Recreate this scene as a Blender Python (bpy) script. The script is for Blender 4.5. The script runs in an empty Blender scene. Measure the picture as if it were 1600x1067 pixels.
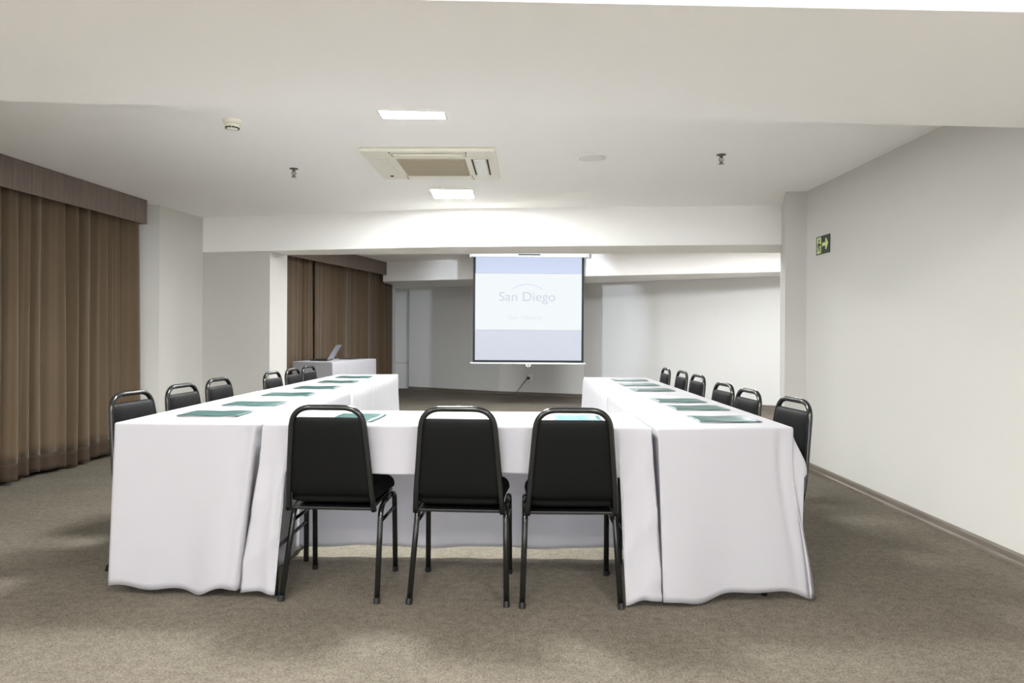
import bpy, bmesh, math, random
from mathutils import Vector, Matrix, noise
R = math.radians
random.seed(7)
C = bpy.context.scene.collection
sc = bpy.context.scene

# ------------------------------------------------------------------ camera, world, light levels
cd = bpy.data.cameras.new('camera'); cam = bpy.data.objects.new('camera', cd); C.objects.link(cam)
cd.sensor_width = 36.0; cd.lens = 36.0*1067/1600; cd.shift_y = -12.5/1600
cam.matrix_world = Matrix.Translation((0, 0, 1.15)) @ Matrix.Rotation(R(90), 4, 'X') @ Matrix.Rotation(R(0.35), 4, 'Z')
cd.clip_start = 0.05
sc.camera = cam
w = bpy.data.worlds.new('world'); sc.world = w; w.use_nodes = True
w.node_tree.nodes['Background'].inputs[0].default_value = (0.9, 0.95, 1, 1)
w.node_tree.nodes['Background'].inputs[1].default_value = 1.55       # daylight let in by the added window behind the camera
sc.cycles.max_bounces = 20; sc.cycles.diffuse_bounces = 14; sc.cycles.transparent_max_bounces = 12
vs = sc.view_settings
vs.view_transform = 'Standard'; vs.look = 'None'; vs.gamma = 1.0; vs.use_curve_mapping = False
vs.exposure = 1.60
PANEL = 112.0          # emission of the ceiling panels
FRONT_FILL = 38.0          # emission of unseen panels added to light the near end of the room
BACK_FILL = 64.0           # emission of unseen panels added to light the bay with the screen
PROJ = 80.0           # projector lamp

# ------------------------------------------------------------------ materials
def rgb(r, g, b):
    f = lambda c: (c/255/12.92) if c/255 <= .04045 else ((c/255+.055)/1.055)**2.4
    return (f(r), f(g), f(b), 1)
def mat(name, col, rough=.6, spec=.5, metal=0, bump=None, vary=None, coat=0, sheen=0):
    """bump = (scale, strength, distance); vary = (scale, second colour, stretch)"""
    m = bpy.data.materials.new(name); m.use_nodes = True
    nt = m.node_tree; b = nt.nodes['Principled BSDF']
    b.inputs['Base Color'].default_value = col; b.inputs['Roughness'].default_value = rough
    b.inputs['Specular IOR Level'].default_value = spec; b.inputs['Metallic'].default_value = metal
    b.inputs['Coat Weight'].default_value = coat; b.inputs['Sheen Weight'].default_value = sheen
    tc = nt.nodes.new('ShaderNodeTexCoord')
    if vary:
        mp = nt.nodes.new('ShaderNodeMapping'); mp.inputs['Scale'].default_value = vary[2]
        nz = nt.nodes.new('ShaderNodeTexNoise'); nz.inputs['Scale'].default_value = vary[0]; nz.inputs['Detail'].default_value = 6
        nz.inputs['Roughness'].default_value = .7
        cr = nt.nodes.new('ShaderNodeValToRGB')
        cr.color_ramp.elements[0].position = .36; cr.color_ramp.elements[1].position = .64
        cr.color_ramp.elements[0].color = col; cr.color_ramp.elements[1].color = vary[1]
        nt.links.new(tc.outputs['Object'], mp.inputs[0]); nt.links.new(mp.outputs[0], nz.inputs[0])
        nt.links.new(nz.outputs[0], cr.inputs[0]); nt.links.new(cr.outputs[0], b.inputs['Base Color'])
    if bump:
        n2 = nt.nodes.new('ShaderNodeTexNoise'); n2.inputs['Scale'].default_value = bump[0]; n2.inputs['Detail'].default_value = 4
        bp = nt.nodes.new('ShaderNodeBump'); bp.inputs['Strength'].default_value = bump[1]; bp.inputs['Distance'].default_value = bump[2]
        nt.links.new(tc.outputs['Object'], n2.inputs[0]); nt.links.new(n2.outputs[0], bp.inputs['Height'])
        nt.links.new(bp.outputs[0], b.inputs['Normal'])
    return m
def emit(name, col, s):
    m = bpy.data.materials.new(name); m.use_nodes = True
    b = m.node_tree.nodes['Principled BSDF']
    b.inputs['Base Color'].default_value = (.8, .8, .8, 1)
    b.inputs['Specular IOR Level'].default_value = 0; b.inputs['Emission Color'].default_value = col; b.inputs['Emission Strength'].default_value = s
    return m
ONE = (1, 1, 1)
M = dict(
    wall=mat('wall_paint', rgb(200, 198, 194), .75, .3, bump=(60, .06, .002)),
    wall_lifted=mat('wall_paint_lightened', rgb(219, 219, 217), .75, .3, bump=(60, .06, .002)),  # wall colour lightened to make up for weak light on the far wall
    ceil=mat('ceiling_paint', rgb(251, 250, 248), .8, .3),
    board=mat('baseboard_wood', rgb(98, 91, 83), .5, .4, vary=(9, rgb(122, 113, 104), (.4, .4, 8))),
    valance=mat('valance_wood', rgb(96, 84, 77), .45, .4, vary=(5, rgb(118, 104, 95), (9, 9, .5))),
    curtain=mat('curtain_voile', rgb(92, 77, 60), .85, .2, bump=(400, .2, .001), sheen=.3),
    hem=mat('curtain_hem', rgb(66, 54, 44), .85, .2, bump=(400, .2, .001)),
    cloth=mat('white_cloth', rgb(211, 210, 215), .85, .15, bump=(9, .10, .02)),
    frame=mat('black_enamel', rgb(22, 23, 23), .2, .6, bump=(160, .06, .001)),
    pad=mat('black_vinyl', rgb(6, 7, 7), .5, .18, bump=(250, .15, .001)),
    seat=mat('black_fabric', rgb(10, 10, 10), .9, .15, bump=(500, .3, .001)),
    cap=mat('foot_plastic', rgb(16, 16, 16), .5, .4),
    folder=mat('teal_card', rgb(40, 76, 74), .3, .5, vary=(6, rgb(50, 88, 86), ONE)),
    folderb=mat('light_blue_card', rgb(112, 160, 174), .25, .5, vary=(6, rgb(64, 120, 134), ONE)),
    paper=mat('paper', rgb(240, 240, 238), .7, .2),
    white=mat('white_plastic', rgb(232, 232, 228), .4, .4),
    cream=mat('cream_plastic', rgb(234, 231, 218), .5, .4),
    grille=mat('beige_filter', rgb(184, 174, 152), .7, .3),
    slot=mat('dark_slot', rgb(58, 62, 58), .7, .2),
    brass=mat('sprinkler_metal', rgb(110, 104, 92), .35, .5, metal=.7),
    black=mat('black_border', rgb(22, 28, 30), .6, .3),
    laptop=mat('laptop_grey', rgb(160, 162, 172), .35, .5, metal=.3),
    key=mat('laptop_black', rgb(28, 28, 30), .5, .4),
    green=mat('sign_green', rgb(48, 58, 46), .4, .4),
    glow=mat('sign_yellow_green', rgb(206, 214, 150), .5, .3),
    plywood=mat('table_laminate', rgb(190, 176, 150), .5, .4),
    cable=mat('cable_grey', rgb(70, 70, 68), .5, .4),
)
def carpet():
    m = mat('carpet', rgb(120, 114, 102), .95, .1)
    nt = m.node_tree; b = nt.nodes['Principled BSDF']
    tc = nt.nodes.new('ShaderNodeTexCoord')
    a = nt.nodes.new('ShaderNodeTexNoise'); a.inputs['Scale'].default_value = 120; a.inputs['Detail'].default_value = 5; a.inputs['Roughness'].default_value = .75
    c = nt.nodes.new('ShaderNodeTexNoise'); c.inputs['Scale'].default_value = 3.0; c.inputs['Detail'].default_value = 4
    r = nt.nodes.new('ShaderNodeValToRGB')
    r.color_ramp.elements[0].position = .38; r.color_ramp.elements[0].color = rgb(80, 75, 67)
    r.color_ramp.elements[1].position = .62; r.color_ramp.elements[1].color = rgb(132, 125, 114)
    mx = nt.nodes.new('ShaderNodeMixRGB'); mx.blend_type = 'MULTIPLY'; mx.inputs[0].default_value = 1
    r2 = nt.nodes.new('ShaderNodeValToRGB')
    r2.color_ramp.elements[0].position = .3; r2.color_ramp.elements[0].color = (.86, .86, .85, 1)
    r2.color_ramp.elements[1].position = .7; r2.color_ramp.elements[1].color = (1, 1, 1, 1)
    bp = nt.nodes.new('ShaderNodeBump'); bp.inputs['Strength'].default_value = .6; bp.inputs['Distance'].default_value = .006
    L = nt.links.new
    e = nt.nodes.new('ShaderNodeTexNoise'); e.inputs['Scale'].default_value = 26; e.inputs['Detail'].default_value = 6; e.inputs['Roughness'].default_value = .7
    L(tc.outputs['Object'], e.inputs[0])
    ad = nt.nodes.new('ShaderNodeMixRGB'); ad.inputs[0].default_value = .3; L(a.outputs[0], ad.inputs[1]); L(e.outputs[0], ad.inputs[2])
    L(tc.outputs['Object'], a.inputs[0]); L(tc.outputs['Object'], c.inputs[0])
    L(ad.outputs[0], r.inputs[0]); L(c.outputs[0], r2.inputs[0]); L(r.outputs[0], mx.inputs[1]); L(r2.outputs[0], mx.inputs[2])
    L(mx.outputs[0], b.inputs['Base Color']); L(a.outputs[0], bp.inputs['Height']); L(bp.outputs[0], b.inputs['Normal'])
    return m
M['carpet'] = carpet()
def glass():
    m = bpy.data.materials.new('added_window_glass'); m.use_nodes = True; nt = m.node_tree
    nt.nodes.remove(nt.nodes['Principled BSDF'])
    a = nt.nodes.new('ShaderNodeBsdfTransparent'); b = nt.nodes.new('ShaderNodeBsdfGlossy'); b.inputs['Roughness'].default_value = .02
    x = nt.nodes.new('ShaderNodeMixShader'); x.inputs[0].default_value = .06
    nt.links.new(a.outputs[0], x.inputs[1]); nt.links.new(b.outputs[0], x.inputs[2]); nt.links.new(x.outputs[0], nt.nodes['Material Output'].inputs[0])
    return m
M['glass'] = glass()
def see_through(m, k):           # thin cloth lets part of the light through
    nt = m.node_tree; b = nt.nodes['Principled BSDF']; t = nt.nodes.new('ShaderNodeBsdfTranslucent'); x = nt.nodes.new('ShaderNodeMixShader')
    t.inputs['Color'].default_value = b.inputs['Base Color'].default_value; x.inputs[0].default_value = k
    nt.links.new(b.outputs[0], x.inputs[1]); nt.links.new(t.outputs[0], x.inputs[2]); nt.links.new(x.outputs[0], nt.nodes['Material Output'].inputs[0])
see_through(M['cloth'], .42)

M['panel'] = emit('panel_light', (.97, 1, .97, 1), PANEL)
M['panel_far'] = emit('panel_light_far', (.97, 1, .97, 1), PANEL*.66)
M['fill_front'] = emit('fill_panel_front', (1, .965, .92, 1), FRONT_FILL)
M['fill_back'] = emit('fill_panel_back', (.97, .985, 1, 1), BACK_FILL)
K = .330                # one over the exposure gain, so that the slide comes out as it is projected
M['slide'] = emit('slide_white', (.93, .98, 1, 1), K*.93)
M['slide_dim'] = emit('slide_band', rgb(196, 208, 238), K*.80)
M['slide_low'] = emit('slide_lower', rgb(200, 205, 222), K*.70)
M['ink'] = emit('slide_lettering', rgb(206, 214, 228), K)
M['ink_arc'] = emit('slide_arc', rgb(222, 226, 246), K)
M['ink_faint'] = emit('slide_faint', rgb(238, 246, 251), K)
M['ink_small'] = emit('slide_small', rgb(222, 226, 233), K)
for k in ('ink', 'ink_arc', 'ink_faint', 'ink_small', 'slide'):
    M[k].node_tree.nodes['Principled BSDF'].inputs['Base Color'].default_value = (.02, .02, .02, 1)
for k in ('slide_dim', 'slide_low'):
    M[k].node_tree.nodes['Principled BSDF'].inputs['Base Color'].default_value = (.14, .14, .14, 1)

# ------------------------------------------------------------------ mesh helpers
def obj(name, bm, m, parent=None, smooth=False, bevel=0, loc=None):
    me = bpy.data.meshes.new(name); bmesh.ops.recalc_face_normals(bm, faces=bm.faces[:]) if bm.faces else None
    bm.to_mesh(me); bm.free()
    o = bpy.data.objects.new(name, me); C.objects.link(o)
    me.materials.append(m)
    if smooth:
        for p in me.polygons: p.use_smooth = True
    if bevel:
        b = o.modifiers.new('bevel', 'BEVEL'); b.width = bevel; b.segments = 3; b.limit_method = 'ANGLE'; b.angle_limit = R(40)
    if parent: o.parent = parent
    if loc: o.location = loc
    return o
def box(bm, x0, x1, y0, y1, z0, z1, mtx=None):
    v = [bm.verts.new((x, y, z)) for z in (z0, z1) for y in (y0, y1) for x in (x0, x1)]
    for f in ((0, 2, 3, 1), (4, 5, 7, 6), (0, 1, 5, 4), (2, 6, 7, 3), (0, 4, 6, 2), (1, 3, 7, 5)): bm.faces.new([v[i] for i in f])
    if mtx: bmesh.ops.transform(bm, matrix=mtx, verts=v)
    return bm
def B(*a, **k): return box(bmesh.new(), *a, **k)
def prism(bm, pts, z0, z1):
    a = [bm.verts.new((x, y, z0)) for x, y in pts]; b = [bm.verts.new((x, y, z1)) for x, y in pts]
    n = len(pts)
    bm.faces.new(a[::-1]); bm.faces.new(b)
    for i in range(n): bm.faces.new((a[i], a[(i+1) % n], b[(i+1) % n], b[i]))
    return bm
def P(pts, z0, z1): return prism(bmesh.new(), pts, z0, z1)
def fillet(pts, r, n=6):
    pts = [Vector(p) for p in pts]; out = [pts[0]]
    for i in range(1, len(pts)-1):
        a, b, c = pts[i-1], pts[i], pts[i+1]
        u = (a-b); v = (c-b); d = min(r, u.length*.49, v.length*.49)
        p, q = b+u.normalized()*d, b+v.normalized()*d
        for k in range(n+1):
            t = k/n; out.append(p*(1-t)**2 + b*2*t*(1-t) + q*t*t)
    out.append(pts[-1]); return out
def tube(bm, pts, r, n=10, squash=1.0):
    pts = [Vector(p) for p in pts]; rings = []
    t0 = (pts[1]-pts[0]).normalized()
    up = Vector((0, 0, 1)) if abs(t0.z) < .9 else Vector((1, 0, 0))
    nrm = (up - t0*up.dot(t0)).normalized()
    for i, p in enumerate(pts):
        t = ((pts[min(i+1, len(pts)-1)]-pts[max(i-1, 0)])).normalized()
        nrm = (nrm - t*nrm.dot(t)).normalized(); bn = t.cross(nrm)
        rings.append([bm.verts.new(p + nrm*math.cos(2*math.pi*k/n)*r + bn*math.sin(2*math.pi*k/n)*r*squash) for k in range(n)])
    for a, b in zip(rings, rings[1:]):
        for k in range(n): bm.faces.new((a[k], a[(k+1) % n], b[(k+1) % n], b[k]))
    bm.faces.new(rings[0][::-1]); bm.faces.new(rings[-1])
    return bm
def lathe(bm, prof, n=32, mtx=None):
    rings = []; vs_ = []
    for r, z in prof:
        if r < 1e-6: ring = [bm.verts.new((0, 0, z))]
        else: ring = [bm.verts.new((r*math.cos(2*math.pi*k/n), r*math.sin(2*math.pi*k/n), z)) for k in range(n)]
        rings.append(ring); vs_ += ring
    for a, b in zip(rings, rings[1:]):
        for k in range(n):
            if len(a) == 1 and len(b) == 1: continue
            if len(a) == 1: bm.faces.new((a[0], b[k], b[(k+1) % n]))
            elif len(b) == 1: bm.faces.new((a[k], a[(k+1) % n], b[0]))
            else: bm.faces.new((a[k], a[(k+1) % n], b[(k+1) % n], b[k]))
    if mtx: bmesh.ops.transform(bm, matrix=mtx, verts=vs_)
    return bm
def text_mesh(body, size, depth=.0006):
    cu = bpy.data.curves.new('txt', 'FONT'); cu.body = body; cu.size = size; cu.align_x = 'CENTER'; cu.extrude = depth
    o = bpy.data.objects.new('txt', cu); C.objects.link(o)
    dg = bpy.context.evaluated_depsgraph_get(); me = bpy.data.meshes.new_from_object(o.evaluated_get(dg))
    bm = bmesh.new(); bm.from_mesh(me); bpy.data.objects.remove(o); bpy.data.meshes.remove(me)
    return bm
def tag(o, label, cat, group=None):
    o['label'] = label; o['category'] = cat
    if group: o['group'] = group
    return o
def thing(name, label, cat, loc=(0, 0, 0), rz=0, group=None):
    o = bpy.data.objects.new(name, None); C.objects.link(o); o.empty_display_size = .1
    o.location = loc; o.rotation_euler = (0, 0, rz)
    return tag(o, label, cat, group)
def struct(name, bm, m, parent=None, **k):
    o = obj(name, bm, m, parent, **k)
    if not parent: o['kind'] = 'structure'
    return o
def dup(root, label, loc, rz=0, group=None):
    r = root.copy(); C.objects.link(r); r.location = loc; r.rotation_euler = (0, 0, rz); r['label'] = label
    if group: r['group'] = group
    for ch in list(root.children):
        c = ch.copy(); C.objects.link(c); c.parent = r
        for g in list(ch.children):
            d = g.copy(); C.objects.link(d); d.parent = c
    return r

# ------------------------------------------------------------------ room shell
CZ = 2.40
struct('floor', B(-5.5, 6, -3.6, 16, -.1, 0), M['carpet'])
struct('ceiling', B(-5.5, 6, -3.6, 16, CZ, CZ+.12), M['ceil'])
RX = 2.555
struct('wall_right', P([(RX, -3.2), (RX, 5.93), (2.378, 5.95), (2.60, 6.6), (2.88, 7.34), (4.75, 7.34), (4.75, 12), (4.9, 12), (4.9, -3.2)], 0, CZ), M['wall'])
bm = bmesh.new()
for a in ((-5, -3.8, 0, CZ), (2.3, 4.9, 0, CZ), (-3.8, 2.3, 0, .35), (-3.8, 2.3, 2.25, CZ)): box(bm, a[0], a[1], -3.35, -3.2, a[2], a[3])
struct('wall_near', bm, M['wall'])
bm = bmesh.new()
for k in range(5): x = -3.79+6.08*k/4; box(bm, x-.03, x+.03, -3.30, -3.24, .36, 2.24)
for z in (.38, 2.22): box(bm, -3.79, 2.29, -3.295, -3.245, z-.03, z+.03)
wn = struct('added_window_1', bm, M['white'])  # unseen window, added to let fill light in from behind the camera
obj('pane', B(-3.78, 2.28, -3.275, -3.27, .37, 2.23), M['glass'], wn)
def lx(Y): return -3.62 + (Y-4.81)*.076            # line of the valance front along the left side
struct('wall_left', P([(lx(-3.2)-.32, -3.2), (lx(6.62)-.30, 6.62), (lx(6.72)-.03, 6.78), (-3.40, 7.5), (-2.605, 7.34), (-2.545, 7.72), (-3.0, 7.80),
                       (-3.65, 7.85), (-2.29, 13.4), (-2.45, 14.12), (-2.45, 14.5), (-5.2, 14.5), (-5.2, -3.2)], 0, CZ), M['wall'])
struct('wall_far', P([(-2.09, 13.88), (-.24, 12.88), (1.30, 12.32), (4.75, 10.12), (4.9, 14.9), (-2.5, 14.9), (-2.5, 14.12), (-2.09, 14.12)], 0, CZ), M['wall_lifted'])
# beams and soffit
struct('ceiling_beam', P([(-3.42, 7.5), (-.64, 6.88), (2.66, 6.56), (2.9, 7.22), (-.71, 7.50), (-2.56, 7.71), (-3.42, 7.8)], 2.02, CZ+.01), M['ceil'])
struct('ceiling_beam', P([(-4.6, 1.76), (-4.6, 2.58), (RX+.02, 3.03), (RX+.02, 1.97)], 2.07, CZ+.01), M['ceil'])
struct('ceiling_soffit', P([(-2.30, 12.14), (-.66, 11.45), (1.12, 10.76), (4.8, 9.48), (4.8, 11.0), (1.4, 12.8), (-2.4, 14.3)], 2.06, CZ+.01), M['ceil'])
# baseboards: cap, cove and a toe moulding
def baseboard(name, pts, side=1, h=.062, t=.014):
    bm = bmesh.new(); prof = [(0, 0), (t+.012, 0), (t+.012, .014), (t, .022), (t, h-.010), (t-.006, h), (0, h)]
    pts = [Vector((*p, 0)) for p in pts]; rings = []
    for i, p in enumerate(pts):
        d1 = (pts[i]-pts[i-1]).normalized() if i else None; d2 = (pts[i+1]-pts[i]).normalized() if i < len(pts)-1 else None
        d = ((d1 or d2)+(d2 or d1)).normalized(); n = Vector((-d.y, d.x, 0))*side
        rings.append([bm.verts.new(p+n*a+Vector((0, 0, z))) for a, z in prof])
    k = len(prof)
    for a, b in zip(rings, rings[1:]):
        for j in range(k): bm.faces.new((a[j], a[(j+1) % k], b[(j+1) % k], b[j]))
    bm.faces.new(rings[0]); bm.faces.new(rings[-1][::-1])
    return struct(name, bm, M['board'])
baseboard('baseboard_right', [(RX, -3.2), (RX, 5.93), (2.38, 5.95), (2.60, 6.6), (2.88, 7.34)], 1)
baseboard('baseboard_far', [(-2.09, 14.1), (-2.09, 13.88), (-.24, 12.88), (1.30, 12.32), (4.75, 10.12)], -1)
baseboard('baseboard_left', [(lx(6.72)-.03, 6.78), (-3.40, 7.5), (-2.605, 7.34), (-2.545, 7.72)], -1)
struct('trim_1', B(-2.5, -2.1, 14.105, 14.122, .52, .545), M['wall'])       # ledge line in the corner niche

# ------------------------------------------------------------------ curtains and pelmets
def frame2(p0, p1):
    d = Vector((p1[0]-p0[0], p1[1]-p0[1], 0)); L = d.length; d.normalize(); n = Vector((d.y, -d.x, 0))   # n points to the room (right)
    return Vector((p0[0], p0[1], 0)), d, n, L
def valance(p0, p1, z0, label, endcap=True):
    o, d, n, L = frame2(p0, p1); t = thing('curtain_valance', label, 'valance', (p0[0], p0[1], z0), math.atan2(d.y, d.x))
    # local x along the pelmet, local -y to the room
    obj('front_board', B(0, L, -.0, .02, 0, CZ-z0-.001), M['valance'], t, bevel=.002)
    obj('end_board', B(L-.02, L, .021, .075, 0, CZ-z0-.001), M['valance'], t, bevel=.002)
    return t
def curtain(p0, p1, off, z0, z1, label, seed, gather=7.0, end_flare=0.0, group=None, cut=None):
    """pleated drop between p0 and p1 set back from the pelmet line by off"""
    o, d, n, L = frame2(p0, p1); rnd = random.Random(seed)
    NX = int(L*90); NZ = 26
    ph = [rnd.uniform(0, 6.28) for _ in range(6)]
    def sft(u):      # uneven pleat spacing
        return u + .045*math.sin(2.3*u*3+ph[0]) + .03*math.sin(5.1*u*2+ph[1])
    def shape(u, q): # q 0 top .. 1 bottom
        s = sft(u)*gather*2*math.pi/1.0
        a = .046+.016*math.sin(u*4+ph[2])
        v = math.sin(s+1.1*math.sin(s*.37+ph[3]))*a*(.62+.38*math.sin(s*.23+ph[5]))
        v += .012*math.sin(s*1.63+ph[3]+.8*q)+.005*math.sin(s*3.1+ph[0]+1.5*q)*(1-.4*q) + .016*math.sin(s*.31+ph[4]+.6*q)
        return v*(.75+.45*q)
    t = thing('curtain', label, 'curtain', (p0[0]-n.x*off, p0[1]-n.y*off, z0), 0, group)
    def sheet(za, zb, nz, push):
        bm = bmesh.new(); rows = []
        for j in range(nz+1):
            row = []
            for i in range(NX+1):
                u = L*i/NX; zt = cut[1] if cut and u > cut[0] and zb == z1 else zb
                z = za+(zt-za)*j/nz; q = 1-(z-z0)/(z1-z0)
                du = end_flare*q*(i/NX)**6 + .012*math.sin(u*9+ph[5]+3*q)*q
                dz = (.012*math.sin(u*7+ph[4])+.006*math.sin(u*23+ph[1]))*q if za == z0 or True else 0
                p = d*(u+du) + n*(shape(u, q)+push) + Vector((0, 0, z-z0+dz*q))
                row.append(bm.verts.new(p))
            rows.append(row)
        for a, b in zip(rows, rows[1:]):
            for i in range(NX): bm.faces.new((a[i], a[i+1], b[i+1], b[i]))
        return bm
    HEM = .13
    s = obj('curtain_panel', sheet(z0+HEM, z1, NZ, 0), M['curtain'], t, smooth=True)
    m = s.modifiers.new('thickness', 'SOLIDIFY'); m.thickness = .002
    h = obj('hem', sheet(z0, z0+HEM+.002, 4, .002), M['hem'], t, smooth=True)
    m = h.modifiers.new('thickness', 'SOLIDIFY'); m.thickness = .004
    return t
VL0, VL1 = (lx(2.9), 2.9), (lx(6.52), 6.52)
valance(VL0, VL1, 2.17, 'long wood-grain curtain pelmet at the ceiling over the front curtains')
YS = 4.87
curtain((lx(3.2), 3.2), (lx(YS-.03), YS-.03), .14, .03, 2.36, 'brown curtain cut off by the left edge of the photo', 3, 6.5, group=None)
curtain((lx(YS), YS), (lx(6.60), 6.60), .14, .03, 2.36, 'brown pleated curtain by the white wall, behind the nearest side chairs', 5, 6.2, .05)
def bp(s): return (-2.955+.2388*s, 9.16+.9711*s)      # line of the far pelmet
BA, BB_ = bp(-1.0), bp(3.17)
valance(BA, BB_, 2.17, 'wood-grain curtain pelmet in the far bay beside the projection screen')
curtain(bp(-.75), bp(.86), .20, .03, 2.36, 'brown curtain directly behind the laptop table, next to the white pillar', 11, 5.2)
curtain(bp(.90), bp(3.72), .19, .03, 2.36, 'dark brown curtain in the far corner, right of the laptop', 12, 5.2, .05, cut=(2.36, 2.045))

# ------------------------------------------------------------------ tables
TZ = .752
def table(x0, x1, y0, y1, label, loc=None, rz=0, group='folding tables under the cloths', legs=None, inset=.06):
    cx, cy = (x0+x1)/2, (y0+y1)/2; a, b = (x1-x0)/2-.012, (y1-y0)/2-.012
    t = thing('folding_table', label, 'table', loc or (cx, cy, 0), rz, group)
    obj('tabletop', B(-a, a, -b, b, TZ-.034, TZ-.006), M['plywood'], t, bevel=.004)
    la, lb = a-inset, b-inset
    for sx in (-1, 1):
        for sy in (-1, 1):
            xl = legs(sx, sy, la) if legs else sx*la
            l = obj('leg', tube(bmesh.new(), [(xl, sy*lb, TZ-.035), (xl, sy*lb, .0)], .013, 12), M['frame'], t, smooth=False)
    if a < b:
        for sy in (-1, 1): obj('crossbar', tube(bmesh.new(), [((legs(-1, sy, la) if legs else -la), sy*lb, .2), ((legs(1, sy, la) if legs else la), sy*lb, .2)], .009), M['frame'], t)
    else:
        for sx in (-1, 1): obj('crossbar', tube(bmesh.new(), [(sx*la, -lb, .2), (sx*la, lb, .2)], .009), M['frame'], t)
    return t

def cloth(label, corners, drop, shape, n=(60, 60), rows=26, loc=None, rz=0, flat=()):
    """Draped cloth. corners: near-left, near-right, far-right, far-left (x,y). Sides 0 near,1 right,2 far,3 left.
       drop(side,u,x,y) -> z of the lower edge; shape(side,u,h) -> (outward, along, up) offsets, h 0..1 down the drop."""
    P4 = [Vector((*c, 0)) for c in corners]; ctr = sum(P4, Vector())/4
    bm = bmesh.new(); peri = []
    for s in range(4):
        a, b = P4[s], P4[(s+1) % 4]; d = (b-a).normalized(); nn = Vector((d.y, -d.x, 0))
        k = n[0] if s % 2 == 0 else n[1]
        for i in range(k):
            u = i/k; p = a+(b-a)*u
            # normal swings round at the corners
            L = (b-a).length; e0, e1 = u*L, (1-u)*L
            pd = (P4[s]-P4[s-1]).normalized(); pn = Vector((pd.y, -pd.x, 0))
            nd = (P4[(s+2) % 4]-P4[(s+1) % 4]).normalized(); nx = Vector((nd.y, -nd.x, 0))
            no = nn.copy()
            if e0 < .03: no = (nn+pn*(1-e0/.03)).normalized()
            if e1 < .03: no = (nn+nx*(1-e1/.03)).normalized()
            peri.append((s, u, p, no, d))
    N = len(peri); rings = []
    def ring(fn): rings.append([bm.verts.new(fn(*q)) for q in peri])
    for f in (.55, .8, .94): ring(lambda s, u, p, no, d, f=f: Vector(((ctr+(p-ctr)*f).x, (ctr+(p-ctr)*f).y, TZ+.0015*noise.noise((ctr+(p-ctr)*f)*5))))
    r = .010
    for k in range(0, 5):
        a = k/4*math.pi/2
        ring(lambda s, u, p, no, d, a=a: p + no*(r*math.sin(a)-r) + Vector((0, 0, TZ-r+r*math.cos(a))))
    for j in range(1, rows+1):
        h = j/rows
        def fn(s, u, p, no, d, h=h):
            zb = drop(s, u, p.x, p.y); z = TZ-r+(zb-(TZ-r))*h
            hh = (TZ-z)/TZ                       # absolute fall, so short and long drops share their folds
            o, al, up = shape(s, u, hh)
            return p + no*o + d*al + Vector((0, 0, z+up*h))
        ring(fn)
    for a, b in zip(rings, rings[1:]):
        for i in range(N): bm.faces.new((a[i], a[(i+1) % N], b[(i+1) % N], b[i]))
    bm.faces.new(rings[0])
    o = obj('tablecloth', bm, M['cloth'], None, smooth=True)
    m = o.modifiers.new('thickness', 'SOLIDIFY'); m.thickness = .002; m.offset = -1
    if loc: o.location = loc; o.rotation_euler = (0, 0, rz)
    return tag(o, label, 'tablecloth')

def sm(a, b, x):
    t = max(0, min(1, (x-a)/(b-a))); return t*t*(3-2*t)
SHORT = .545
# corners of the U (near-left, near-right, far-right, far-left)
LN = [(-1.728, 2.975), (-1.10, 2.955), (-1.078, 4.56), (-1.726, 4.62)]
LF = [(-1.716, 4.64), (-1.074, 4.58), (-1.092, 6.56), (-1.66, 6.48)]
RN = [(.616, 2.875), (1.222, 2.96), (1.232, 4.52), (.632, 4.50)]
RF = [(.634, 4.52), (1.232, 4.54), (1.252, 6.30), (.664, 6.30)]
MT = [(-1.080, 2.962), (.598, 2.905), (.606, 3.48), (-1.084, 3.50)]
def tab(c, label, m=.042, legs=None, inset=.05):
    xs = [p[0] for p in c]; ys = [p[1] for p in c]
    x0 = (c[0][0]+c[3][0])/2; x1 = (c[1][0]+c[2][0])/2; y0 = (c[0][1]+c[1][1])/2; y1 = (c[2][1]+c[3][1])/2
    return table(x0+m, x1-m, y0+m, y1-m, label, legs=legs, inset=inset)
tab(LN, 'folding table hidden under the nearest cloth of the left table row', legs=lambda sx, sy, la: .06 if sx < 0 else la)
tab(LF, 'folding table hidden under the far cloth of the left table row', legs=lambda sx, sy, la: .06 if sx < 0 else la)
tab(RN, 'folding table under the nearest cloth of the right row, one foot showing', legs=lambda sx, sy, la: -.10 if sx > 0 and sy > 0 else sx*la)
tab(RF, 'folding table hidden under the far cloth of the right table row', legs=lambda sx, sy, la: -.10 if sx > 0 else -la)
tab(MT, 'folding table under the short cloth behind the three front chairs, black legs', .03, inset=.012)

def fold(u, L, k, ph, hh, amp):
    s = u*L*k
    return amp*(hh**1.3)*(math.sin(s+ph)+.45*math.sin(2.3*s+ph*2+1.3*hh))
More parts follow.
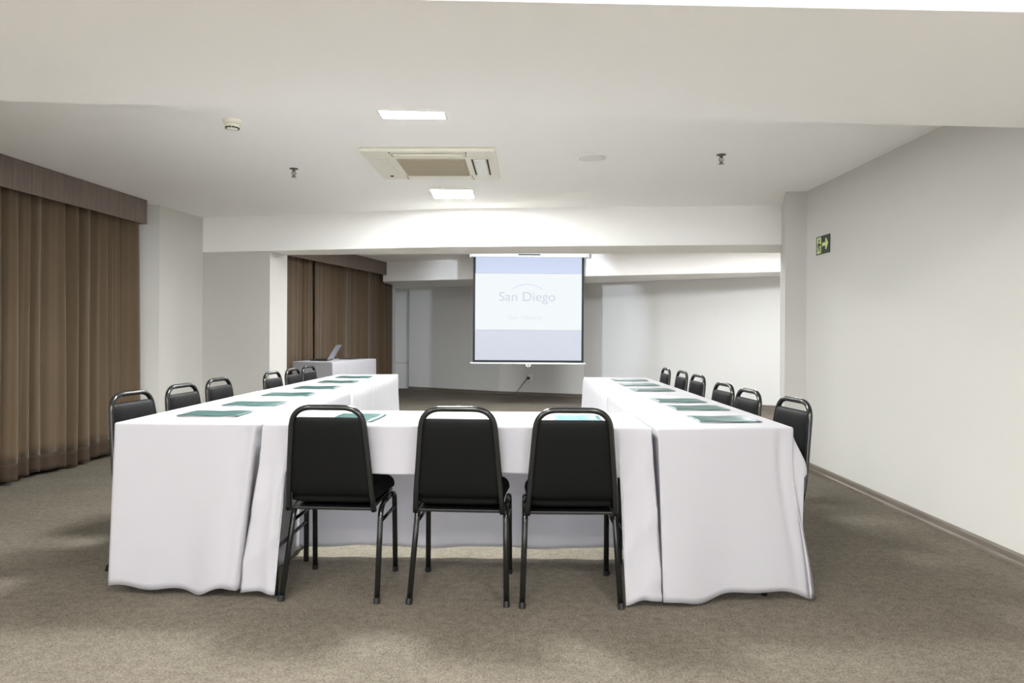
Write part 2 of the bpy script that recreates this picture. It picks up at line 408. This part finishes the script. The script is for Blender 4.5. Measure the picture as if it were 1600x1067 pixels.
# nearest left cloth
def dropLN(s, u, x, y):
    if s == 0: return .030+.012*math.sin(u*7.3+.4)+.010*math.sin(u*15+1)
    if s == 1: return .03
    if s == 2: return .50
    e = 1-u                                      # side 3 runs far -> near; long only at the near corner
    return SHORT + (.03-SHORT)*sm(.08, .0, e)
def shapeLN(s, u, hh):
    if s == 0:
        o = fold(u, .63, 11, .6, hh, .013) + .030*hh*sm(.3, 1, u)
        al = -.015*hh*(1-u) - .094*hh*sm(.40, 1, u)
        # pinched fold where the cloth meets the next one
        o += .010*math.exp(-((u-.985)/.03)**2)*sm(0, .1, hh)*(1-.7*hh) - .014*math.exp(-((u-.93)/.04)**2)*sm(.0, .06, hh)*(1-hh*.85)
        return o, al, 0
    if s == 3:
        return .012*hh+.008*math.sin(u*40)*hh, 0, 0
    if s == 1:
        return -.004+.004*math.sin(u*90)*hh - .100*hh*(1-sm(.02, .16, u)), 0, 0
    return -.004, 0, 0
cloth('white tablecloth draped to the floor over the near left table, leftmost in the photo', LN, dropLN, shapeLN, (70, 110))
def dropLF(s, u, x, y):
    if s == 1: return .02
    if s == 2: return .03+(SHORT-.03)*sm(.2, .24, u)
    if s == 3: return SHORT
    return .50
def shapeF(s, u, hh):
    if s == 2: return .01*hh+.008*math.sin(u*30)*hh, 0, 0
    if s == 1: return .006+.018*hh+.011*(math.sin(u*95+2*math.sin(u*11)))*min(1, hh*2.2), 0, 0
    if s == 3: return .006+.018*hh+.011*(math.sin(u*95+2*math.sin(u*11)))*min(1, hh*2.2), 0, 0
    return -.004, 0, 0
def shapeLF(s, u, hh):
    return (0.012*hh, 0, 0) if s == 3 else shapeF(s, u, hh)
cloth('white tablecloth over the far left table, finely pleated on its inner side', LF, dropLF, shapeLF, (50, 170))
# right row
def dropRN(s, u, x, y):
    if s == 0: return .035+.018*math.sin(u*6.5+3.6)-.012*sm(.8, 1, u)+.006*math.sin(u*17)
    if s == 1: return .03+(SHORT-.03)*sm(.004, .013, u) if u < .03 else SHORT+.012*math.sin(u*20)
    if s == 2: return .50
    return .03
def shapeRN(s, u, hh):
    if s == 0:
        o = fold(u, .61, 9, 2.2, hh, .013) + .02*hh
        al = .044*hh*(1-u) + .085*sm(.15, 1.05, hh)*sm(.45, 1, u)
        o += -.012*math.exp(-((u-.90)/.03)**2)*sm(0, .1, hh)*(1-.5*hh)
        return o, al, 0
    if s == 1:
        k = sm(.004, .016, u); f = math.exp(-(u/.10)**2)
        return (1-k)*.075*sm(.15, 1.05, hh) + k*((.025+.042*f)*sm(0, .26, hh)+.006*math.sin(u*42)*hh), 0, 0
    if s == 3: return -.004-.044*hh*sm(.84, 1, u), 0, 0
    return -.004, 0, 0
cloth('white tablecloth draped to the floor over the near right table, flaring at its outer corner', RN, dropRN, shapeRN, (70, 330))
def dropRF(s, u, x, y):
    if s == 3: return .02
    if s == 2: return .03+(SHORT-.03)*(1-sm(.76, .80, u))
    if s == 1: return SHORT
    return .50
def shapeRF(s, u, hh):
    return (0.012*hh, 0, 0) if s == 1 else shapeF(s, u, hh)
cloth('white tablecloth over the far right table, pleated on its inner side', RF, dropRF, shapeRF, (50, 170))
# cross table: short valance in front, long flaps at both ends, long drop behind
def dropMT(s, u, x, y):
    if s == 0:
        lo = .025+.01*math.sin(u*60)
        k = max(1-sm(.060, .064, u), sm(.917, .921, u))
        return SHORT+.006*math.sin(u*13)+(lo-SHORT)*k
    if s == 2: return .055+.006*math.sin(u*18)
    return .66
def shapeMT(s, u, hh):
    if s == 0:
        lf = 1-sm(.063, .09, u); rf = sm(.89, .92, u)
        o = .0 + .030*lf*hh + .045*rf*hh + .006*math.sin(u*26)*hh*(1-lf)*(1-rf)
        cr = .5-.5*math.cos(2*math.pi*min(1, abs((hh*3.1+u*9) % 1.0)))
        o += (.007*noise.noise(Vector((u*30, hh*4, 2)))+.007*cr**4)*max(lf, rf)*sm(.05, .3, hh)
        o += .016*math.exp(-((u-.045)/.014)**2)*sm(.1, .5, hh)
        al = (-.066+.66*min(u, .07))*hh*lf*sm(0, 1, hh+.2) + .020*hh*rf
        return o, al, 0
    if s == 2: return .01*hh+.006*math.sin(u*40)*hh, 0, 0
    return -.002, 0, 0
cloth('white tablecloth on the cross table behind the three front chairs, short in front', MT, dropMT, shapeMT, (320, 30), 30)

# presenter's table
PB = Vector((-2.40, 9.14)); pu = Vector((.2388, .9711)); pv = Vector((-.9711, .2388))
pc = [PB+pv*.60, PB, PB+pu*1.35, PB+pu*1.35+pv*.60]
ctrp = sum(pc, Vector((0, 0)))/4
rzp = math.atan2(-pv.y, -pv.x)
table(-.29, .29, -.655, .655, 'folding table hidden under the laptop cloth by the far curtain', (ctrp.x, ctrp.y, 0), rzp)
def dropP(s, u, x, y): return .03
def shapeP(s, u, hh):
    o = .01*hh+.006*math.sin(u*37+s)*hh
    k = math.exp(-((u-1)/.06)**2) if s == 0 else (math.exp(-(u/.04)**2) if s == 1 else 0)
    return o+.03*k*hh, 0, 0
cloth('white tablecloth on the small table with the laptop, by the far curtain', [(-.30, -.675), (.30, -.675), (.30, .675), (-.30, .675)], dropP, shapeP, (40, 90), 20, (ctrp.x, ctrp.y, 0), rzp)

# ------------------------------------------------------------------ chairs
def rounded_slab(w0, w1, z0, z1, th, rt, rb, dome, NX=18, NZ=22):
    """upholstered panel in xz, thickness along y, corner radius rt at the top and rb below, domed face on +y"""
    bm = bmesh.new()
    def halfw(z):
        t = (z-z0)/(z1-z0); w = w0+(w1-w0)*t
        if z > z1-rt: w -= rt-math.sqrt(max(0, rt*rt-(z-(z1-rt))**2))
        if z < z0+rb: w -= rb-math.sqrt(max(0, rb*rb-((z0+rb)-z)**2))
        return w
    zs = [z0+(z1-z0)*(.5-.5*math.cos(math.pi*j/NZ)) for j in range(NZ+1)]
    F, K = [], []
    for z in zs:
        w = halfw(z); fr, bk = [], []
        for i in range(NX+1):
            s = -math.cos(math.pi*i/NX); x = w*s
            ex = max(0, 1-abs(s)**6); ez = max(0, 1-abs(2*(z-z0)/(z1-z0)-1)**8)
            e = (ex*ez)**.5
            fr.append(bm.verts.new((x, th*.25+(th*.25+dome)*e, z))); bk.append(bm.verts.new((x, th*.25-th*.5*(.35+.65*e), z)))
        F.append(fr); K.append(bk)
    for g, flip in ((F, 0), (K, 1)):
        for a, b in zip(g, g[1:]):
            for i in range(NX):
                q = (a[i], a[i+1], b[i+1], b[i]); bm.faces.new(q if not flip else q[::-1])
    for i in range(NX):
        bm.faces.new((F[0][i], K[0][i], K[0][i+1], F[0][i+1])); bm.faces.new((F[-1][i], F[-1][i+1], K[-1][i+1], K[-1][i]))
    for j in range(NZ):
        bm.faces.new((F[j][0], F[j+1][0], K[j+1][0], K[j][0])); bm.faces.new((F[j][-1], K[j][-1], K[j+1][-1], F[j+1][-1]))
    bmesh.ops.remove_doubles(bm, verts=bm.verts, dist=1e-5)
    return bm
def by(z): return -.185 - .055*(z-.40)/.445         # the back leans away from the seat
def make_chair():
    t = thing('banquet_chair', '', 'chair')
    # back pad
    bm = rounded_slab(.176, .147, .455, .792, .028, .022, .025, .007)
    for v in bm.verts: v.co.y += by(v.co.z)
    obj('backrest', bm, M['pad'], t, smooth=True)
    # bent tube round the back, down to the seat pan
    pts = [(-.186, by(.40)+.012, .385), (-.181, by(.46), .46), (-.150, by(.834), .834), (.150, by(.834), .834), (.181, by(.46), .46), (.186, by(.40)+.012, .385)]
    obj('back_frame', tube(bmesh.new(), fillet(pts, .085, 10), .0125, 12), M['frame'], t, smooth=True)
    # seat cushion: thick dome on a flat pan
    bm = rounded_slab(.185, .198, -.205, .205, .05, .07, .045, .03)
    for v in bm.verts:
        y, z = v.co.z, v.co.y
        v.co.y = y+.030; v.co.z = .425+z*1.15 - .012*max(0, y)/.2
    obj('seat', bm, M['seat'], t, smooth=True)
    obj('seat_pan', B(-.178, .178, -.172, .215, .385, .399), M['frame'], t, bevel=.004)
    for sx in (-1, 1):
        # rear leg with its bend, front leg with its bend, seat rail between, stretcher below
        l = obj('leg', tube(bmesh.new(), fillet([(sx*.207, -.2, 0), (sx*.194, -.085, .372), (sx*.193, -.02, .388)], .05), .0125, 8, .8), M['frame'], t, smooth=True)
        obj('foot_cap', tube(bmesh.new(), [(sx*.2074, -.2035, .0), (sx*.2066, -.1965, .022)], .0142, 10), M['cap'], l)
        l = obj('leg', tube(bmesh.new(), fillet([(sx*.197, .2, 0), (sx*.194, .182, .388), (sx*.193, .10, .388)], .05), .0125, 8, .8), M['frame'], t, smooth=True)
        obj('foot_cap', tube(bmesh.new(), [(sx*.197, .2, .0), (sx*.1968, .199, .022)], .0142, 10), M['cap'], l)
        obj('seat_rail', tube(bmesh.new(), [(sx*.193, -.019, .388), (sx*.193, .099, .388)], .0125, 8, .8), M['frame'], t, smooth=True)
        obj('stretcher', tube(bmesh.new(), [(sx*.196, -.102, .318), (sx*.196, .184, .318)], .008, 8), M['frame'], t, smooth=True)
    return t
ch0 = make_chair(); first = [True]
def chair(x, y, rz, label, group):
    if first[0]:
        first[0] = False; ch0.location = (x, y, 0); ch0.rotation_euler = (0, 0, rz); ch0['label'] = label; ch0['group'] = group; return ch0
    return dup(ch0, label, (x, y, 0), rz, group)
G = 'chairs in front of the cross table'
chair(-.764, 3.112, R(-3.0), 'black banquet chair seen from behind, leftmost of the three in front', G)
chair(-.212, 3.085, R(-3.2), 'black banquet chair seen from behind, middle of the three in front', G)
chair(.258, 3.06, R(-.5), 'black banquet chair seen from behind, rightmost of the three in front', G)
def back_chair(bx, by_, face, label, group):
    # bx,by_ is where the top of the back stands; face is the heading the sitter looks to
    rz = face-math.pi/2; off = Vector((0, .24)); off.rotate(Matrix.Rotation(rz, 2))
    return chair(bx+off.x, by_+off.y, rz, label, group)
G = 'chairs along the left table row'
for (x, y, a), l in zip([(-1.945, 3.49, -7), (-1.925, 3.98, -5), (-1.945, 4.52, -4), (-1.86, 5.29, -3), (-1.86, 5.78, -3), (-1.865, 6.25, -4)],
    ['black banquet chair at the left table row nearest the camera, against the brown curtain',
     'second black banquet chair from the camera along the left table row',
     'third black banquet chair from the camera along the left table row, before the gap',
     'fourth black banquet chair on the left row, just after the gap between chairs',
     'fifth black banquet chair on the left row, in front of the white pillar',
     'farthest black banquet chair on the left row, in front of the laptop table']):
    back_chair(x, y, R(a), l, G)
G = 'chairs along the right table row'
for (x, y, a), l in zip([(1.385, 3.34, 186), (1.345, 3.86, 184), (1.36, 4.36, 184), (1.435, 5.24, 183), (1.445, 5.77, 181), (1.415, 6.24, 180)],
    ['black banquet chair at the right table row nearest the camera, beside the wall column',
     'second black banquet chair from the camera along the right table row',
     'third black banquet chair from the camera on the right row, close behind the second',
     'fourth black banquet chair on the right row, after the wider gap',
     'fifth black banquet chair on the right table row, second from the far end',
     'farthest black banquet chair on the right table row, small against the white wall']):
    back_chair(x, y, R(a), l, G)

# ------------------------------------------------------------------ folders on the tables
def make_folder(m):
    t = thing('presentation_folder', '', 'folder')
    obj('paper', B(-.138, .130, -.103, .103, 0, .0022), M['paper'], t)
    bm = bmesh.new(); NX, NY = 14, 8; top = []
    for j in range(NY+1):
        top.append([bm.verts.new((-.143+.286*i/NX+.004, -.108+.216*j/NY, .0045+.0018*math.sin(i*.55+j*.2)*math.sin(math.pi*i/NX))) for i in range(NX+1)])
    for a, b in zip(top, top[1:]):
        for i in range(NX): bm.faces.new((a[i], a[i+1], b[i+1], b[i]))
    o = obj('cover', bm, m, t, smooth=True); s = o.modifiers.new('thickness', 'SOLIDIFY'); s.thickness = .0016; s.offset = -1
    return t
f0 = make_folder(M['folder']); fz = TZ+.0025
posL = [(-1.425, 3.29, 1), (-1.412, 3.755, 0), (-1.412, 4.33, 1), (-1.39, 4.875, 0), (-1.385, 5.46, 0), (-1.395, 6.04, 0)]
labL = ['teal folder on the left table row nearest the camera', 'second teal folder from the camera on the left table row', 'third teal folder from the camera on the left table row',
        'fourth teal folder on the left row, just past the seam in the cloths', 'fifth teal folder on the left table row, second from its far end', 'teal folder at the far end of the left table row']
posR = [(.985, 3.19, 2), (.995, 3.675, 2), (.985, 4.07, 2), (.99, 4.85, 2), (.99, 5.345, 2), (1.005, 5.88, 2)]
labR = ['teal folder on the right table row nearest the camera', 'second teal folder from the camera on the right table row', 'third teal folder from the camera on the right table row',
        'fourth teal folder on the right row, just past the wide gap', 'fifth teal folder on the right table row, second from its far end', 'teal folder at the far end of the right table row']
fl = True
for pos, lab, g in ((posL, labL, 'folders on the left table row'), (posR, labR, 'folders on the right table row')):
    for (x, y, a), l in zip(pos, lab):
        if fl: fl = False; f0.location = (x, y, fz); f0.rotation_euler = (0, 0, R(a)); f0['label'] = l; f0['group'] = g
        else: dup(f0, l, (x, y, fz), R(a), g)
dup(f0, 'teal folder on the cross table behind the left front chair', (-.715, 3.16, fz), R(90-4), 'folders on the cross table')
f1 = make_folder(M['folderb']); f1.location = (.305, 3.135, fz); f1.rotation_euler = (0, 0, R(90))
tag(f1, 'light blue folder on the cross table behind the right front chair', 'folder', 'folders on the cross table')

# ------------------------------------------------------------------ laptop and notebook on the presenter's table
t = thing('laptop', 'open grey laptop with its lid tilted, on the white table by the far curtain', 'laptop', (-2.56, 9.62, TZ+.003), R(1))
obj('keyboard_base', B(-.235, 0, -.165, .165, 0, .018), M['key'], t, bevel=.004)
bm = B(-.004, .004, -.165, .165, 0, .235)
bmesh.ops.rotate(bm, verts=bm.verts, matrix=Matrix.Rotation(R(31), 3, 'Y')); bmesh.ops.translate(bm, verts=bm.verts, vec=(.002, 0, .016))
lid = obj('lid', bm, M['laptop'], t, bevel=.003)
bm = B(-.0050, -.0042, -.15, .15, .015, .22)
bmesh.ops.rotate(bm, verts=bm.verts, matrix=Matrix.Rotation(R(31), 3, 'Y')); bmesh.ops.translate(bm, verts=bm.verts, vec=(.002, 0, .016))
obj('display', bm, M['key'], lid)
tag(obj('notebook', B(-.11, .11, -.16, .16, 0, .010), M['cable'], None, bevel=.003, loc=(-2.42, 10.25, TZ+.003)), 'dark flat notebook lying right of the laptop on the white table', 'notebook').rotation_euler = (0, 0, rzp)

# ------------------------------------------------------------------ projection screen
SX0, SX1, SY = -.61, 1.115, 10.62
t = thing('projection_screen', 'white pull-down projection screen with black border, hanging from the ceiling', 'screen', ((SX0+SX1)/2, SY, 0), 0)
W2 = (SX1-SX0)/2
zb, zt = .70, 2.345
obj('housing', B(-W2-.03, W2+.05, -.045, .045, 2.335, CZ-.002), M['white'], t, bevel=.01)
obj('end_cap', B(-W2-.052, -W2-.031, -.05, .05, 2.325, CZ-.002), M['white'], t, bevel=.004)
obj('end_cap', B(W2+.051, W2+.072, -.05, .05, 2.325, CZ-.002), M['white'], t, bevel=.004)
lb = obj('maker_plate', B(-.17, .19, -.05, -.0455, 2.345, 2.397), M['white'], t, bevel=.002)
obj('plate_band', B(-.16, .18, -.0512, -.0503, 2.362, 2.380), M['black'], lb)
obj('screen_border', B(-W2, W2, .0, .003, zb, 2.34), M['black'], t)
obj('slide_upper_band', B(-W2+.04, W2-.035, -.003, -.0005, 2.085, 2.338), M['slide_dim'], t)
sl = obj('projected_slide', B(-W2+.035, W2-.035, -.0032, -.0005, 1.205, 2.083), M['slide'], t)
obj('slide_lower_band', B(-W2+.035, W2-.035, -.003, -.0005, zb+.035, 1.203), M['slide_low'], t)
obj('bottom_bar', tube(bmesh.new(), [(-W2-.035, .001, zb-.014), (W2+.03, .001, zb-.014)], .014, 12), M['white'], t, smooth=True)
rg = [(math.cos(a)*.032+.0, 0, math.sin(a)*.018+zb-.045) for a in [2*math.pi*k/16 for k in range(17)]]
obj('pull_ring', tube(bmesh.new(), rg, .007, 8), M['white'], t, smooth=True)
def put_text(body, size, sx, x, z, m, name):
    bm = text_mesh(body, size)
    bmesh.ops.scale(bm, verts=bm.verts, vec=(sx, 1, 1)); bmesh.ops.rotate(bm, verts=bm.verts, matrix=Matrix.Rotation(R(90), 3, 'X'))
    bmesh.ops.translate(bm, verts=bm.verts, vec=(x, -.0042, z)); obj(name, bm, m, sl)
put_text('San Diego', .205, 1.06, -.02, 1.655, M['ink'], 'slide_title')
put_text('SUITES', .105, 1.0, -.02, 1.475, M['ink_faint'], 'slide_subtitle')
put_text('Gov. Valadares', .088, 1.0, -.05, 1.375, M['ink_small'], 'slide_caption')
arc = [(-.02+.235*math.sin(a)/math.sin(1.0), -.0042, 1.915-.34*(1-math.cos(a))*.55) for a in [-.95+1.9*k/24 for k in range(25)]]
obj('slide_arc', tube(bmesh.new(), arc, .008, 6, .06), M['ink_arc'], sl)
# hidden from view behind the cross beam, where its beam starts
t = thing('projector', 'white projector hung behind the ceiling beam, facing the screen', 'projector', (.27, 7.86, 0))
obj('body', B(-.15, .15, -.12, .12, 2.12, 2.22), M['white'], t, bevel=.012)
obj('mount', tube(bmesh.new(), [(0, 0, 2.22), (0, 0, CZ)], .02, 12), M['white'], t)
obj('lens', lathe(bmesh.new(), [(0, 0), (.035, 0), (.035, .02), (.0, .02)], 20, Matrix.Translation((0, .121, 2.17)) @ Matrix.Rotation(R(-90), 4, 'X')), M['black'], t)
ld = bpy.data.lights.new('projector_lamp', 'SPOT'); ld.energy = PROJ; ld.color = (.80, .88, 1); ld.spot_size = R(62); ld.spot_blend = .35; ld.shadow_soft_size = .04
lo = bpy.data.objects.new('projector_lamp', ld); C.objects.link(lo); lo.parent = t; lo.location = (0, .16, 2.17)
lo.rotation_euler = Vector((0, 1, -.22)).to_track_quat('-Z', 'Y').to_euler()

# wall socket with plug and lead under the screen
fd = Vector((1.54, -.56, 0)).normalized()
def fw(x): return 12.88+(x+.24)*(-.56/1.54)
xs = .345; rzw = math.atan2(fd.y, fd.x)
t = thing('wall_socket', 'small white wall socket with a plug below the projection screen', 'socket', (xs, fw(xs), .33), rzw)
obj('plate', B(-.045, .045, -.010, -.001, -.06, .07), M['white'], t, bevel=.003)
obj('plug', B(-.055, -.005, -.05, -.011, -.03, .02), M['cable'], t, bevel=.006)
n = Vector((fd.y, -fd.x, 0))
p0 = Vector((xs, fw(xs), .32))+n*-.0 + Vector((fd.y, -fd.x, 0))*.05
pts = [p0 - fd*.03]
for q, z, o in ((-.10, .25, .04), (-.19, .14, .035), (-.25, .068, .04), (-.27, .012, .06), (-.42, .008, .07), (-.75, .008, .06)):
    pts.append(Vector((xs, fw(xs), z)) + fd*q + Vector((fd.y, -fd.x, 0))*o)
tag(obj('power_cable', tube(bmesh.new(), fillet(pts, .08), .006, 8), M['cable'], None, smooth=True), 'grey power lead running from the wall socket down to the carpet', 'cable')

# ------------------------------------------------------------------ ceiling fittings
def light_panel(x, y, label, m, s=.18, group=None):
    t = thing('ceiling_light', label, 'ceiling light', (x, y, CZ), 0, group)
    bm = bmesh.new(); z0 = -.012
    for a in ((-s-.012, s+.012, -s-.012, -s), (-s-.012, s+.012, s, s+.012), (-s-.012, -s, -s, s), (s, s+.012, -s, s)): box(bm, *a, z0, -.0005)
    obj('frame', bm, M['white'], t)
    obj('diffuser', B(-s+.0005, s-.0005, -s+.0005, s-.0005, -.009, -.001), m, t)
    return t
light_panel(-.572, 3.77, 'square white light panel in the ceiling nearest the front beam', M['panel'])
light_panel(-.535, 6.09, 'square white light panel behind the air conditioner', M['panel_far'])
for x, y in ((-2.3, .55), (-.6, .55), (1.1, .4), (-1.9, -1.6), (.3, -1.6)):
    light_panel(x, y, 'added light panel in the ceiling behind the camera', M['fill_front'], .22, 'added light panels behind the camera')
for x, y in ((-1.15, 9.1), (1.3, 8.8), (3.2, 8.6)):
    light_panel(x, y, 'added light panel in the far bay, hidden by the cross beam', M['fill_back'], .18, 'added light panels in the far bay')

t = thing('air_conditioner', 'square white cassette air conditioner set in the ceiling between the two lights', 'air conditioner', (-.575, 5.035, CZ), R(-1))
def rr(x0, x1, y0, y1, r, n=5):
    out = []
    for cx, cy, a0 in ((x1-r, y1-r, 0), (x0+r, y1-r, 90), (x0+r, y0+r, 180), (x1-r, y0+r, 270)):
        for k in range(n+1): a = R(a0+90*k/n); out.append((cx+r*math.cos(a), cy+r*math.sin(a)))
    return out
obj('panel_frame', P(rr(-.465, .465, -.445, .405, .022), -.028, -.001), M['cream'], t, bevel=.012)
bm = bmesh.new()
for k in range(24): y = -.225+.43*k/23; box(bm, -.235, .235, y-.006, y+.006, -.036, -.030)
box(bm, -.243, .243, -.235, .215, -.032, -.0285)
obj('intake_grille', bm, M['grille'], t)
def bar(bm, cx, cy, lx_, ly, z0, z1): box(bm, cx-lx_/2, cx+lx_/2, cy-ly/2, cy+ly/2, z0, z1)
for sgn in (-1, 1):
    bm = bmesh.new(); bar(bm, 0, sgn*.315-.02, .48, .07, -.037, -.0285)
    f = obj('louver', bm, M['cream'], t, bevel=.012)
    bm = bmesh.new()
    for yy in (-.045, .045): bar(bm, 0, sgn*.315-.02+yy, .49, .006, -.0305, -.0285)
    for xx in (-.255, .255): bar(bm, xx, sgn*.315-.02, .010, .07, -.0305, -.0285)
    obj('louver_slot', bm, M['slot'] if False else M['grille'], f)
    bm = bmesh.new(); bar(bm, sgn*.345, 0, .075, .46, -.037, -.0285)
    f = obj('louver', bm, M['white'] if sgn > 0 else M['cream'], t, bevel=.012)
    if sgn < 0: continue
    bm = bmesh.new()
    for xx in (-.055, .052): bar(bm, sgn*.345+xx, 0, .012, .46, -.0305, -.0285)
    obj('louver_slot', bm, M['slot'] if sgn > 0 else M['grille'], f)
bm = bmesh.new()
for sx in (-1, 1):
    for sy in (-1, 1): lathe(bm, [(0, -.034), (.005, -.033), (.006, -.0285), (0, -.0285)], 14, Matrix.Translation((sx*.26, sy*.385-.02, 0)))
obj('latch', bm, M['slot'], t)
obj('sensor', lathe(bmesh.new(), [(0, -.038), (.010, -.036), (.014, -.0285), (0, -.0285)], 16, Matrix.Translation((-.37, .27, 0))), M['slot'], t)

t = thing('smoke_detector', 'small cream smoke detector on the ceiling left of the near light', 'smoke detector', (-1.662, 4.04, CZ))
obj('base', lathe(bmesh.new(), [(0, 0), (.055, 0), (.055, -.018), (.048, -.022), (0, -.022)]), M['cream'], t, smooth=False)
obj('sensor_head', lathe(bmesh.new(), [(0, -.0225), (.046, -.0225), (.042, -.04), (.030, -.052), (0, -.054)]), M['cream'], t, smooth=True)
bm = bmesh.new()
for k in range(12):
    a = 2*math.pi*k/12; bar(bm, 0, 0, .006, .016, -.05, -.042)
    vv = bm.verts[-8:] if False else list(bm.verts)[-8:]
    bmesh.ops.transform(bm, matrix=Matrix.Rotation(a, 4, 'Z') @ Matrix.Translation((.0365, 0, 0)), verts=vv)
obj('vent_slot', bm, M['slot'], t)
def sprinkler(x, y, rz, label):
    t = thing('fire_sprinkler', label, 'sprinkler', (x, y, CZ), rz, 'fire sprinklers')
    obj('escutcheon', lathe(bmesh.new(), [(0, 0), (.034, 0), (.030, -.005), (.014, -.009), (0, -.009)], 24), M['brass'], t)
    bm = bmesh.new(); lathe(bm, [(0, -.009), (.011, -.009), (.011, -.022), (0, -.022)], 12)
    for s in (-1, 1): tube(bm, fillet([(s*.009, 0, -.02), (s*.017, 0, -.035), (s*.004, 0, -.058)], .012), .003, 8)
    obj('frame_arm', bm, M['brass'], t)
    obj('bulb', tube(bmesh.new(), [(0, 0, -.022), (0, 0, -.055)], .0028, 8), M['slot'], t)
    obj('deflector', lathe(bmesh.new(), [(0, -.058), (.007, -.058), (.019, -.063), (.019, -.065), (0, -.064)], 16), M['brass'], t)
    return t
sprinkler(-1.675, 5.22, .5, 'metal fire sprinkler on the ceiling left of the air conditioner')
sprinkler(1.445, 4.74, .1, 'metal fire sprinkler on the ceiling, right of the round speaker')
t = thing('ceiling_speaker', 'round white ceiling speaker right of the air conditioner', 'speaker', (.553, 4.78, CZ))
obj('rim', lathe(bmesh.new(), [(.086, 0), (.101, 0), (.103, -.014), (.098, -.022), (.088, -.022), (.086, -.016)], 40), M['white'], t, smooth=False)
obj('cover', lathe(bmesh.new(), [(0, -.002), (.0855, -.002), (.0855, -.017), (.05, -.022), (0, -.024)], 40), M['white'], t, smooth=True)

# ------------------------------------------------------------------ exit sign on the right wall (local x to the camera, z up, y out of the wall)
t = thing('exit_sign', 'dark green emergency exit sign with running figure and arrow on the right wall', 'sign', (RX-.001, 5.61, 1.895), R(-90))
obj('sign_board', B(-.12, .12, -.006, 0, -.075, .075), M['green'], t)
def flat(bm, pts, d=-.0072):
    a = [bm.verts.new((x, -.0062, z)) for x, z in pts]; b = [bm.verts.new((x, d, z)) for x, z in pts]; k = len(pts)
    bm.faces.new(a); bm.faces.new(b[::-1])
    for i in range(k): bm.faces.new((a[i], a[(i+1) % k], b[(i+1) % k], b[i]))
    return bm
door = obj('door_symbol', flat(bmesh.new(), [(-.103, -.068), (-.028, -.068), (-.028, .066), (-.103, .066)]), M['glow'], t)
bm = bmesh.new()
flat(bm, [(-.062+.010*math.cos(a), .040+.012*math.sin(a)) for a in [2*math.pi*k/14 for k in range(14)]], -.0078)
for q in ([(-.078, .022), (-.058, .026), (-.048, .004), (-.058, -.016), (-.078, -.012)], [(-.060, .022), (-.040, .004), (-.022, .006), (-.022, -.003), (-.044, -.006), (-.066, .010)],
          [(-.078, .020), (-.096, .002), (-.096, -.014), (-.090, -.014), (-.088, .0), (-.074, .010)], [(-.066, -.012), (-.050, -.016), (-.040, -.036), (-.044, -.064), (-.052, -.064), (-.052, -.038)],
          [(-.078, -.012), (-.064, -.016), (-.072, -.036), (-.098, -.046), (-.101, -.040), (-.082, -.030)]): flat(bm, q, -.0078)
obj('running_figure', bm, M['green'], door)
obj('arrow', flat(bmesh.new(), [(-.008, -.012), (.050, -.012), (.048, -.040), (.062, -.044), (.098, .004), (.062, .050), (.048, .046), (.050, .016), (-.008, .016)][::1]), M['glow'], t)
